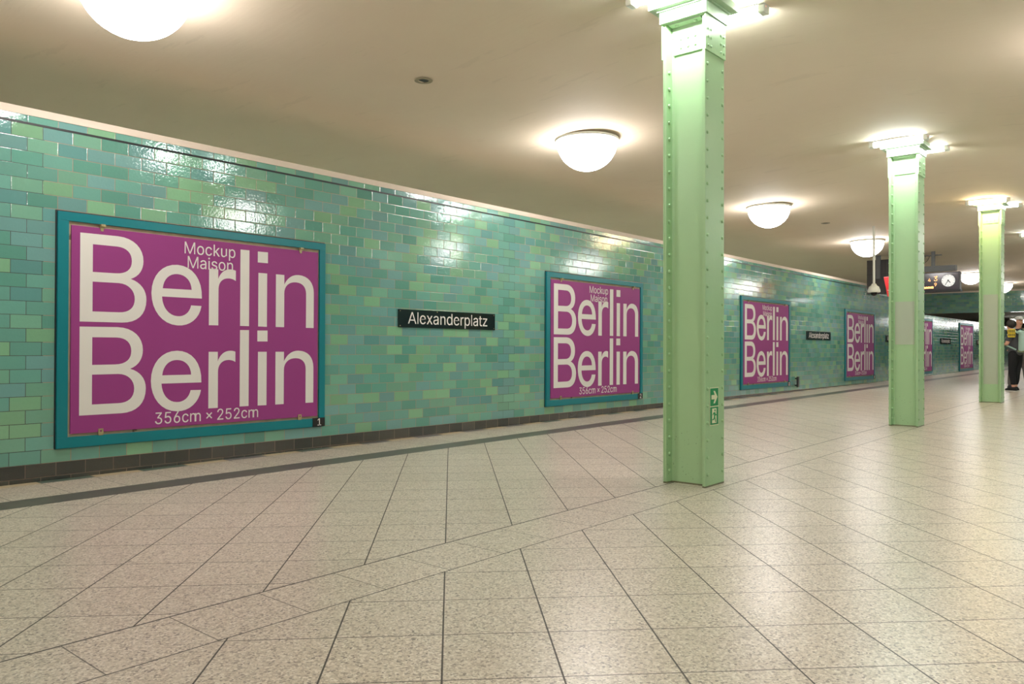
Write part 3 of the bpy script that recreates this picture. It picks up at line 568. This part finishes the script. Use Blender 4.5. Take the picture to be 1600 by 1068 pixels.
# exit sticker on the nearest pillar
R = thing('exit_sticker', 'green and white exit sticker, arrow above running man, low on nearest pillar', 'sticker', (5.633, 2.825-0.0115, 0.471))
w = 0.150
obj('sticker_sheet', bx(0, w, -0.001, 0, 0, 0.295), m_photolum, R)
for nm, z0 in (('arrow_panel', 0.151), ('running_man_panel', 0.006)):
    Pn = obj(nm, bx(0.006, w-0.006, -0.0016, -0.0008, z0, z0+0.138), m_green_sign, R)
    S = lambda P: [[[p]*3 for p in P]]
    if nm == 'arrow_panel':
        g = [S([(0.020, 0.052), (0.075, 0.052), (0.052, 0.020), (0.078, 0.020), (0.122, 0.069), (0.078, 0.118), (0.052, 0.118), (0.075, 0.086), (0.020, 0.086)])]
        outline_mesh('arrow', g, m_photolum, Pn, on_wall(0.006, -0.0020, z0), 0.0006)
    else:
        g = [S([(0.030, 0.012), (0.104, 0.012), (0.104, 0.126), (0.030, 0.126)])]
        outline_mesh('doorway', g, m_photolum, Pn, on_wall(0.006, -0.0020, z0), 0.0006)
        c8 = [(0.078+0.010*math.cos(a), 0.110+0.010*math.sin(a)) for a in [2*PI*k/10 for k in range(10)]]
        g = [S(c8), S([(0.062, 0.096), (0.082, 0.096), (0.090, 0.080), (0.104, 0.078), (0.104, 0.070), (0.085, 0.070), (0.080, 0.062), (0.086, 0.045), (0.096, 0.018), (0.086, 0.016), (0.070, 0.046),
             (0.056, 0.036), (0.036, 0.034), (0.034, 0.043), (0.052, 0.046), (0.060, 0.060), (0.062, 0.078), (0.054, 0.084), (0.044, 0.072), (0.038, 0.078), (0.050, 0.094)])]
        outline_mesh('running_figure', g, m_green_sign, Pn, on_wall(0.006, -0.0026, z0), 0.0006)

# recessed ceiling fittings
def recess(x, y, label):
    R = thing('recessed_ceiling_fitting', label, 'ceiling fitting', (x, y, ceil_z(y)), (0, 0, 0), None)
    obj('ring', lathe([(0.052, 0.0), (0.052, -0.006), (0.085, -0.006), (0.088, 0.0)], 28), plain('ring_paint', lin(160, 146, 120), 0.5), R)
    obj('dark_opening', lathe([(0.0, -0.001), (0.052, -0.001)], 28), m_black, R)
recess(5.17, 5.54, 'small round recessed fitting in the ceiling between the two left lamps')
recess(16.6, 5.70, 'tiny dark recessed fitting in the ceiling right of the third visible lamp')

# ---------------------------------------------------------------- hanging equipment
cz = ceil_z(5.15)
R = thing('hanging_dome_camera', 'white dome security camera hanging on a white pole left of the second pillar', 'security camera', (17.98, 5.15, 2.17))
bm = bmesh.new(); tube(bm, (0, 0, 0.2), (0, 0, cz-2.165), 0.024, 12); tube(bm, (0, 0, 0.75), (0, 0, 0.80), 0.030, 12)
obj('pole', bm, m_white, R)
obj('camera_housing', lathe([(0.0, 0.24), (0.04, 0.24), (0.06, 0.20), (0.10, 0.17), (0.125, 0.10), (0.13, 0.06), (0.12, 0.05), (0.0, 0.05)], 28), m_white, R, smooth=True)
obj('dark_dome', lathe([(0.07, 0.055)]+[(0.07*math.cos(a), 0.04-0.065*math.sin(a)) for a in [PI/2*k/8 for k in range(8)]]+[(0, -0.025)], 24), m_blackglass, R, smooth=True)

R = thing('suspended_signboard', 'dark hanging box panel behind the dome camera, left of the second pillar', 'panel', (23.6, 5.95, 2.52))
obj('panel_body', bx(0, 0.10, 0.0, 1.0, 0, 0.96), m_charcoal, R, bevel=0.006)
obj('hanger_post', bx(-0.08, 0.0, 0.62, 0.74, 0.42, ceil_z(6.6)-2.52), m_grey, R, bevel=0.006)
obj('seam', boxes([(-0.004, 0, 0.0, 1.0, 0.55, 0.562), (-0.004, 0, 0.50, 0.512, 0, 0.96)]), m_black, R)
R = thing('red_hanging_box', 'tilted red box hanging at the left edge of the second green pillar', 'box', (20.5, 5.46, 2.26), (0, 0, 0))
bm = bmesh.new(); prism(bm, [(-0.34, 0.0), (0.10, 0.0), (0.19, 0.48), (-0.34, 0.52)], 0, 0.12)
bmesh.ops.transform(bm, matrix=Matrix(((0, 0, 1, 0), (1, 0, 0, 0), (0, 1, 0, 0), (0, 0, 0, 1))), verts=bm.verts)
obj('box_body', bm, m_red, R, bevel=0.01)
obj('white_band', bx(-0.003, 0.0, -0.3, 0.10, 0.15, 0.163), m_white, R)
bm = bmesh.new(); polyline(bm, [(0.06, -0.02, 0.0), (0.05, 0.03, -0.05), (0.06, -0.01, -0.10), (0.06, 0.05, -0.14)], 0.008); polyline(bm, [(0.06, 0.03, 0.0), (0.06, 0.0, -0.08), (0.06, 0.02, -0.15)], 0.007)
obj('cable_ends', bm, m_charcoal, R)
bm = bmesh.new(); tube(bm, (0.06, -0.1, 0.48), (0.06, -0.1, ceil_z(5.36)-2.26), 0.012); obj('hanger_rod', bm, m_grey, R)

R = thing('train_display_board', 'hanging grey departure board with orange text and round clock', 'display board', (23.7, 4.63, 2.53))
obj('housing', boxes([(0.0, 0.22, 0.0, 1.28, 0.03, 0.52)]), m_charcoal, R, bevel=0.008)
obj('lower_rail', bx(-0.03, 0.24, -0.02, 1.28, -0.01, 0.045), m_black, R)
obj('front_glass', bx(-0.012, 0.0, 0.02, 1.26, 0.05, 0.50), m_screen, R, bevel=0.003)
obj('top_rail', boxes([(0.02, 0.2, 0.10, 1.28, 0.55, 0.70)]), m_grey, R)
obj('divider', bx(-0.016, -0.010, 0.90, 0.91, 0.05, 0.50), m_black, R)
obj('hanger_post', bx(0.06, 0.14, 0.62, 0.70, 0.68, ceil_z(5.3)-2.53), m_grey, R)
obj('cross_bar', bx(0.08, 0.12, 0.45, 1.25, 0.98, 1.01), m_charcoal, R)
bm = bmesh.new()
for q in range(3): polyline(bm, [(0.1, 0.75+0.1*q, 0.98), (0.1, 0.8+0.1*q, 0.86), (0.1, 0.88+0.1*q, 0.80), (0.1, 0.93+0.1*q, 0.90), (0.1, 1.0+0.08*q, 0.98)], 0.006)
obj('cables', bm, m_black, R)
YM = lambda y, z: Matrix(((0, 0, 1, -0.014), (-1, 0, 0, y), (0, 1, 0, z), (0, 0, 0, 1)))
def disk(name, r, y, z, mat, par, off=0.0, seg=36):
    g = [[[[(r*math.cos(2*PI*k/seg), r*math.sin(2*PI*k/seg))]*3 for k in range(seg)]]]
    M_ = YM(y, z); M_[0][3] -= off
    return outline_mesh(name, g, mat, par, M_, 0.003)
CY, CZ_ = 0.27, 0.285
disk('clock_rim', 0.172, CY, CZ_, m_charcoal, R)
F = disk('clock_face', 0.162, CY, CZ_, m_clockface, R, 0.004)
def hand(name, ang, ln, w):
    c, s = math.cos(ang), math.sin(ang)
    P = [(-0.03, -w), (ln, -w), (ln, w), (-0.03, w)]
    P = [(p[0]*c-p[1]*s, p[0]*s+p[1]*c) for p in P]
    M_ = YM(CY, CZ_); M_[0][3] -= 0.010
    outline_mesh(name, [[[[p]*3 for p in P]]], m_black, F, M_, 0.002)
hand('hour_hand', math.radians(-48), 0.085, 0.010); hand('minute_hand', math.radians(-122), 0.13, 0.008)
ticks = []
for k in range(12):
    a = PI/6*k; c, s = math.cos(a), math.sin(a)
    P = [(0.128, -0.006), (0.152, -0.006), (0.152, 0.006), (0.128, 0.006)]
    ticks.append([[[(p[0]*c-p[1]*s, p[0]*s+p[1]*c)]*3 for p in P]])
M_ = YM(CY, CZ_); M_[0][3] -= 0.008; outline_mesh('hour_marks', ticks, m_black, F, M_, 0.002)
S = lambda P: [[[p]*3 for p in P]]
for nm, g in (('orange_digit', glyph_groups('4', 0.09/0.509, 0.28, 0.19)), ('orange_digit', glyph_groups('3', 0.12/0.509, 0.42, 0.20)), ('orange_digit', glyph_groups('9', 0.09/0.509, 0.43, 0.06)),
              ('orange_mark', [S([(0.50, 0.30), (0.515, 0.30), (0.51, 0.34), (0.50, 0.34)])])):
    outline_mesh(nm, g, m_orange, R, YM(1.05, 0.085), 0.003)
top = []; bot = []; xq = -0.15
while xq < 0.44:
    top.append((xq, 0.045+0.02*random.random())); bot.append((xq, 0.008*random.random())); xq += 0.022
outline_mesh('orange_text_line', [S(bot+top[::-1])], m_orange, R, YM(1.05, 0.085), 0.003)

# lamp box inside the low passage
R = RP = thing('passage_ceiling_light', 'bright light fitting glowing in the low passage above the two people', 'light fitting', (48.8, 5.2, 2.579))
obj('light_housing', bx(-0.05, 0.55, -0.1, 2.0, -0.14, -0.002), m_white, R)
obj('light_diffuser', bx(-0.02, 0.52, -0.05, 1.95, -0.34, -0.14), emit('passage_light_glow', lin(255, 252, 250), 7.0), R, bevel=0.02)

for x in (44.8, 55.0, 66.0):  # unseen extra copies, added only to lighten the passage
    c = copy_tree(RP); c.location = (x, 2.0, 2.579); c['label'] = 'added unseen light fitting brightening the low passage'; c['group'] = 'added fill lights of the low passage'
# hooded fill lights added unseen behind the tiled partition to brighten the ceiling
for k in range(9):
    x = 0.6+3.3*k; y = WY+0.165
    R = thing('added_fill_light', 'added unseen fill light behind the tiled partition wall, brightening the ceiling', 'tube light', (x, y, 1.7), (0, 0, 0), 'added fill lights behind the tiled partition')
    obj('fill_hood', boxes([(-0.64, 0.64, 0, 0.26, 0.05, 0.07), (-0.64, 0.64, 0, 0.02, -0.06, 0.05)]), m_white, R); obj('tube', bx(-0.6, 0.6, 0.06, 0.10, -0.01, 0.03), m_filltube, R)

# ---------------------------------------------------------------- people
def skin_mesh(name, joints, edges, mat, parent, sub=2, root=0):
    me = bpy.data.meshes.new(name); me.from_pydata([j[:3] for j in joints], edges, [])
    me.materials.append(mat)
    o = bpy.data.objects.new(name, me); COL.objects.link(o); o.parent = parent
    sk = o.modifiers.new('skin', 'SKIN'); sk.use_smooth_shade = True
    for v, j in zip(me.skin_vertices[0].data, joints):
        r = j[3]; v.radius = r if isinstance(r, tuple) else (r, r); v.use_root = False
    me.skin_vertices[0].data[root].use_root = True
    ss = o.modifiers.new('sub', 'SUBSURF'); ss.levels = sub; ss.render_levels = sub
    return o
def ellipsoid(name, c, r, mat, parent, seg=20, cut=None, rot=None):
    bm = bmesh.new(); bmesh.ops.create_uvsphere(bm, u_segments=seg, v_segments=14, radius=1.0)
    if cut:
        bmesh.ops.bisect_plane(bm, geom=bm.verts[:]+bm.edges[:]+bm.faces[:], plane_co=cut[0], plane_no=cut[1], clear_outer=True)
    M = Matrix.Translation(c) @ (rot.to_matrix().to_4x4() if rot else Matrix()) @ Matrix.Diagonal((*r, 1))
    bmesh.ops.transform(bm, matrix=M, verts=bm.verts)
    return obj(name, bm, mat, parent, smooth=True)
m_skin = plain('skin', lin(226, 168, 142), 0.55, noise=0.04)
m_hair = plain('dark_brown_hair', lin(40, 32, 28), 0.55, noise=0.3, scale=40)
m_tee = plain('charcoal_marl_shirt', lin(86, 86, 92), 0.9, noise=0.2, scale=80)
m_blacktr = plain('black_trousers', lin(22, 22, 26), 0.85)
m_shoe = plain('black_shoe', lin(24, 24, 26), 0.6)
m_sole = plain('white_sole', lin(225, 222, 216), 0.6)
m_mint = plain('mint_canvas', lin(172, 200, 190), 0.8, noise=0.12, scale=12)
m_mint2 = plain('olive_canvas_base', lin(132, 142, 112), 0.85)
m_navy = plain('navy_shirt', lin(36, 42, 62), 0.9)
m_capc = plain('grey_cap', lin(186, 182, 176), 0.85, noise=0.1, scale=30)
m_greytr = plain('grey_trousers', lin(112, 106, 104), 0.9, noise=0.1, scale=20)
m_yellow = plain('yellow_pouch', lin(240, 206, 30), 0.6)

def body(parent, tallness, legs, arms, build=1.0, head_off=(0.02, 0.0), skin=m_skin):
    """one continuous figure facing +x in local space; returns nothing, everything is parented"""
    b = build; h = tallness
    J = [(0, 0, 0.53*h, (0.125*b, 0.150*b)),            # 0 pelvis
         (0.01, 0, 0.60*h, (0.105*b, 0.135*b)),          # 1 waist
         (0.015, 0, 0.70*h, (0.118*b, 0.155*b)),         # 2 ribs
         (0.0, 0, 0.785*h, (0.095*b, 0.150*b)),          # 3 chest top
         (0.01, 0, 0.835*h, 0.058), (head_off[0], head_off[1], 0.875*h, 0.050),   # 4,5 neck
         (head_off[0]+0.015, head_off[1], 0.915*h, (0.078, 0.070)), (head_off[0]+0.01, head_off[1], 0.955*h, (0.088, 0.074)), (head_off[0], head_off[1], 0.985*h, (0.06, 0.055))]
    E = [(0, 1), (1, 2), (2, 3), (3, 4), (4, 5), (5, 6), (6, 7), (7, 8)]
    for s, (kx, ky, fx, fy) in zip((1, -1), legs):
        n = len(J)
        J += [(0.0, s*0.085*b, 0.475*h, 0.088*b), (kx, s*0.09+ky, 0.27*h, 0.060*b), ((kx+fx)/2-0.01, s*0.09+(ky+fy)/2, 0.16*h, 0.054*b), (fx, s*0.09+fy, 0.045*h, 0.036), (fx+0.09, s*0.095+fy, 0.022*h, (0.040, 0.028))]
        E += [(0, n), (n, n+1), (n+1, n+2), (n+2, n+3), (n+3, n+4)]
    hands = []
    for s, (ex, ey, ez, wx, wy, wz) in zip((1, -1), arms):
        n = len(J)
        J += [(0.0, s*0.175*b, 0.80*h, 0.062*b), (ex, s*(0.20*b)+ey, ez, 0.042), (wx, s*(0.20*b)+wy, wz, 0.028)]
        E += [(3, n), (n, n+1), (n+1, n+2)]
        e = Vector(J[n+1][:3]); w = Vector(J[n+2][:3]); d = (w-e).normalized(); side = d.cross(Vector((0, 0, 1)))
        side = (side if side.length > 0.1 else Vector((1, 0, 0))).normalized()
        pc = w+d*0.055; J.append((*pc, (0.036, 0.018))); p = len(J)-1; E.append((n+2, p))
        for q, ln in enumerate((0.062, 0.072, 0.068, 0.052)):
            a = pc+side*(q-1.5)*0.019+d*0.03; m = a+d*ln*0.55+Vector((0, 0, -0.006)); t_ = m+d*ln*0.4+Vector((0, 0, -0.014))
            k = len(J); J += [(*a, 0.009), (*m, 0.0085), (*t_, 0.007)]; E += [(p, k), (k, k+1), (k+1, k+2)]
        th = pc-d*0.02+side*-0.036; k = len(J); J += [(*th, 0.011), (*(th+d*0.035-side*0.012), 0.009)]; E += [(p, k), (k, k+1)]
        hands.append(w)
    skin_mesh('body', J, E, skin, parent, 2, 0)
    return J
def face(parent, hx, hz, yaw=0.0):
    R = Matrix.Rotation(yaw, 3, 'Z')
    def P(x, y, z): v = R @ Vector((x, y, 0)); return (v.x, v.y, z)
    for s in (1, -1): ellipsoid('eye', P(hx+0.082, s*0.031, hz+0.01), (0.010, 0.013, 0.008), m_sole, parent, 10)
    ellipsoid('nose', P(hx+0.098, 0, hz-0.018), (0.018, 0.013, 0.022), m_skin, parent, 10)
    ellipsoid('mouth', P(hx+0.086, 0, hz-0.052), (0.008, 0.024, 0.006), plain('lips', lin(176, 96, 88), 0.5), parent, 10)
    for s in (1, -1): ellipsoid('ear', P(hx-0.005, s*0.080, hz-0.01), (0.018, 0.010, 0.030), m_skin, parent, 10)
def clothes(parent, h, legs, arms, b, m_top, m_leg, hem=0.045, sleeve=1.0, top_z=0.50):
    J = [(0.0, 0, top_z*h, (0.150*b, 0.185*b)), (0.01, 0, 0.58*h, (0.135*b, 0.165*b)), (0.015, 0, 0.70*h, (0.140*b, 0.180*b)), (0, 0, 0.79*h, (0.112*b, 0.165*b)), (0.005, 0, 0.835*h, 0.070)]
    E = [(0, 1), (1, 2), (2, 3), (3, 4)]
    for s, (ex, ey, ez, wx, wy, wz) in zip((1, -1), arms):
        n = len(J); sx, sy, sz = 0.0, s*0.185*b, 0.80*h
        ex2, ey2, ez2 = sx+(ex-sx)*sleeve, sy+((s*0.20*b+ey)-sy)*sleeve, sz+(ez-sz)*sleeve
        J += [(sx, sy, sz, 0.078*b), (ex2, ey2, ez2, 0.062)]; E += [(3, n), (n, n+1)]
        if sleeve >= 1: J.append((wx, s*0.20*b+wy, wz, 0.042)); E.append((n+1, n+2))
    skin_mesh('shirt', J, E, m_top, parent, 2, 0)
    J = [(0.0, 0, 0.53*h, (0.138*b, 0.168*b)), (0.0, 0, 0.605*h, (0.120*b, 0.150*b))]; E = [(0, 1)]
    for s, (kx, ky, fx, fy) in zip((1, -1), legs):
        n = len(J)
        J += [(0.0, s*0.088*b, 0.465*h, 0.108*b), (kx, s*0.09+ky, 0.27*h, 0.078*b), ((kx+fx)/2-0.01, s*0.09+(ky+fy)/2, 0.16*h, 0.068*b), (fx, s*0.09+fy, hem*h, 0.054*b)]
        E += [(0, n), (n, n+1), (n+1, n+2), (n+2, n+3)]
    skin_mesh('trousers', J, E, m_leg, parent, 2, 0)
def shoes(parent, legs, m_s):
    for s, (kx, ky, fx, fy) in zip((1, -1), legs):
        bm = bmesh.new(); y = s*0.092+fy
        pts = [(fx-0.075, -0.033), (fx-0.04, -0.042), (fx+0.06, -0.046), (fx+0.15, -0.048), (fx+0.195, -0.03), (fx+0.205, 0.0), (fx+0.195, 0.03), (fx+0.15, 0.048), (fx+0.06, 0.042), (fx-0.04, 0.040), (fx-0.075, 0.030)]
        prism(bm, [(a, y+c) for a, c in pts], 0.0, 0.022); So = obj('sole', bm, m_sole, parent, bevel=0.004)
        bm = bmesh.new(); rows = [(0.022, 0.0, 1.0), (0.06, 0.0, 0.96), (0.085, -0.03, 0.6), (0.105, -0.06, 0.40)]
        prev = None
        for z, dx, sc in rows:
            ring = [bm.verts.new((fx-0.02+(a-fx+0.02)*sc, y+c*(0.98 if sc > 0.7 else 0.85), z)) for a, c in pts]
            if prev:
                for k in range(len(ring)): bm.faces.new((prev[k], prev[(k+1) % len(ring)], ring[(k+1) % len(ring)], ring[k]))
            else: bm.faces.new(ring)
            prev = ring
        bm.faces.new(prev); obj('shoe', bm, m_s, parent, smooth=True)

# person seen from behind with the mint backpack; local +x is where the person faces
A_legs = [(0.03, 0.00, -0.02, 0.01), (0.02, 0.03, 0.06, 0.02)]
A_arms = [(0.04, 0.05, 1.10, 0.22, 0.00, 1.12), (0.02, 0.06, 1.08, 0.18, 0.05, 1.02)]
RA = thing('person', 'person with dark hair, charcoal shirt, black trousers and mint backpack, seen from behind', 'person', (21.84, 3.10, 0), (0, 0, math.radians(62)))
hA = 1.66
body(RA, hA, A_legs, A_arms, 1.0, (0.06, 0.09))
clothes(RA, hA, A_legs, A_arms, 1.0, m_tee, m_blacktr, 0.085, 0.75, 0.485)
shoes(RA, A_legs, m_shoe)
face(RA, 0.06, 0.925*hA)
ellipsoid('hair', (0.045, 0.09, 0.955*hA), (0.112, 0.098, 0.108), m_hair, RA, 24, ((0.55, 0, -0.25), (0.75, 0, -0.65)))
# backpack, worn: a thing of its own
RB = thing('backpack', 'mint canvas backpack with olive base on the back of the dark-haired person', 'backpack', (21.84, 3.10, 0), (0, 0, math.radians(62)))
bm = bmesh.new()
rows = [(0.92, 0.10, 0.15), (0.96, 0.13, 0.165), (1.12, 0.15, 0.17), (1.28, 0.13, 0.16), (1.38, 0.09, 0.135), (1.42, 0.05, 0.09)]
prev = None
for z, dd, ww in rows:
    ring = [bm.verts.new((-0.135-dd+dd*math.cos(a)*abs(math.cos(a))**-0.4*1.0 if abs(math.cos(a)) > 1e-3 else -0.135-dd, ww*math.copysign(abs(math.sin(a))**0.6, math.sin(a)), z)) for a in [2*PI*k/20 for k in range(20)]]
    if prev:
        for k in range(20): bm.faces.new((prev[k], prev[(k+1) % 20], ring[(k+1) % 20], ring[k]))
    else: bm.faces.new(ring)
    prev = ring
bm.faces.new(prev); obj('bag_body', bm, m_mint, RB, smooth=True)
obj('bag_base', bx(-0.40, -0.14, -0.16, 0.16, 0.915, 0.985), m_mint2, RB, bevel=0.03)
obj('front_pocket', bx(-0.455, -0.38, -0.11, 0.11, 0.99, 1.18), m_mint, RB, bevel=0.025)
obj('top_flap', bx(-0.36, -0.13, -0.13, 0.13, 1.36, 1.41), m_mint, RB, bevel=0.02)
for s in (-1, 1):
    bm = bmesh.new(); polyline(bm, [(-0.14, s*0.10, 1.36), (-0.04, s*0.105, 1.435), (0.08, s*0.11, 1.38), (0.15, s*0.12, 1.25), (0.10, s*0.17, 1.08), (-0.12, s*0.155, 0.98)], 0.018, 8)
    obj('shoulder_strap', bm, m_mint, RB)
bm = bmesh.new(); polyline(bm, [(-0.2, -0.04, 1.40), (-0.2, -0.03, 1.46), (-0.2, 0.03, 1.46), (-0.2, 0.04, 1.40)], 0.008, 8); obj('grab_handle', bm, m_mint2, RB)
# yellow pouch with dark grid
RY = thing('hanging_pouch', 'bright yellow pouch with a dark grid pattern at the shoulder of the backpack wearer', 'pouch', (21.54, 3.065, 1.27), (0, 0, math.radians(8)))
obj('pouch_body', bx(0, 0.035, 0.0, 0.15, 0.0, 0.19), m_yellow, RY, bevel=0.01)
obj('grid_print', boxes([(-0.002, 0.0, 0.014+0.033*k, 0.034+0.033*k, 0.02+0.085*j, 0.09+0.085*j) for k in range(4) for j in range(2)]), m_black, RY)
# person in the cap behind
B_legs = [(0.02, 0.08, 0.0, 0.12), (0.02, -0.06, 0.0, -0.10)]
B_arms = [(0.05, 0.05, 1.22, 0.22, -0.05, 1.20), (0.05, 0.05, 1.22, 0.22, -0.05, 1.20)]
RC = thing('person', 'person in grey cap, navy shirt and wide grey trousers, partly hidden behind backpack wearer', 'person', (22.75, 3.17, 0), (0, 0, math.radians(-150)))
hB = 1.78
body(RC, hB, B_legs, B_arms, 1.08, (0.04, 0.0))
clothes(RC, hB, B_legs, B_arms, 1.1, m_navy, m_greytr, 0.05, 0.75)
shoes(RC, B_legs, plain('dark_grey_shoe', lin(60, 62, 72), 0.6))
face(RC, 0.04, 0.925*hB)
ellipsoid('cap', (0.035, 0.0, 0.962*hB), (0.115, 0.098, 0.085), m_capc, RC, 24, ((0, 0, -0.1), (0, 0, -1)))
obj('cap_peak', bx(0.09, 0.20, -0.065, 0.065, 0.958*hB, 0.966*hB), m_capc, RC, bevel=0.004)

# ---------------------------------------------------------------- world, camera, colour
w = bpy.data.worlds.new('world'); SC.world = w; w.use_nodes = True
w.node_tree.nodes['Background'].inputs[0].default_value = (0.9, 0.88, 0.82, 1)
w.node_tree.nodes['Background'].inputs[1].default_value = 0.0
cam = bpy.data.cameras.new('camera'); co = bpy.data.objects.new('camera', cam); COL.objects.link(co)
cam.sensor_width = 36.0; cam.lens = 1235.0/1600.0*36.0; cam.shift_y = 4.0/1600.0
cam.clip_start = 0.05; cam.clip_end = 300
co.location = (0, 0, 1.1); co.rotation_euler = (PI/2, 0, T-PI/2)
SC.camera = co
vs = SC.view_settings
SC.display_settings.display_device = 'sRGB'
vs.view_transform = 'Standard'; vs.look = 'None'; vs.exposure = 0.0; vs.gamma = 1.0; vs.use_curve_mapping = False
cy = SC.cycles
cy.use_denoising = True
cy.max_bounces = 7; cy.diffuse_bounces = 5; cy.glossy_bounces = 3
cy.use_adaptive_sampling = True; cy.adaptive_threshold = 0.02
cy.sample_clamp_indirect = 8.0
cy.use_light_tree = True
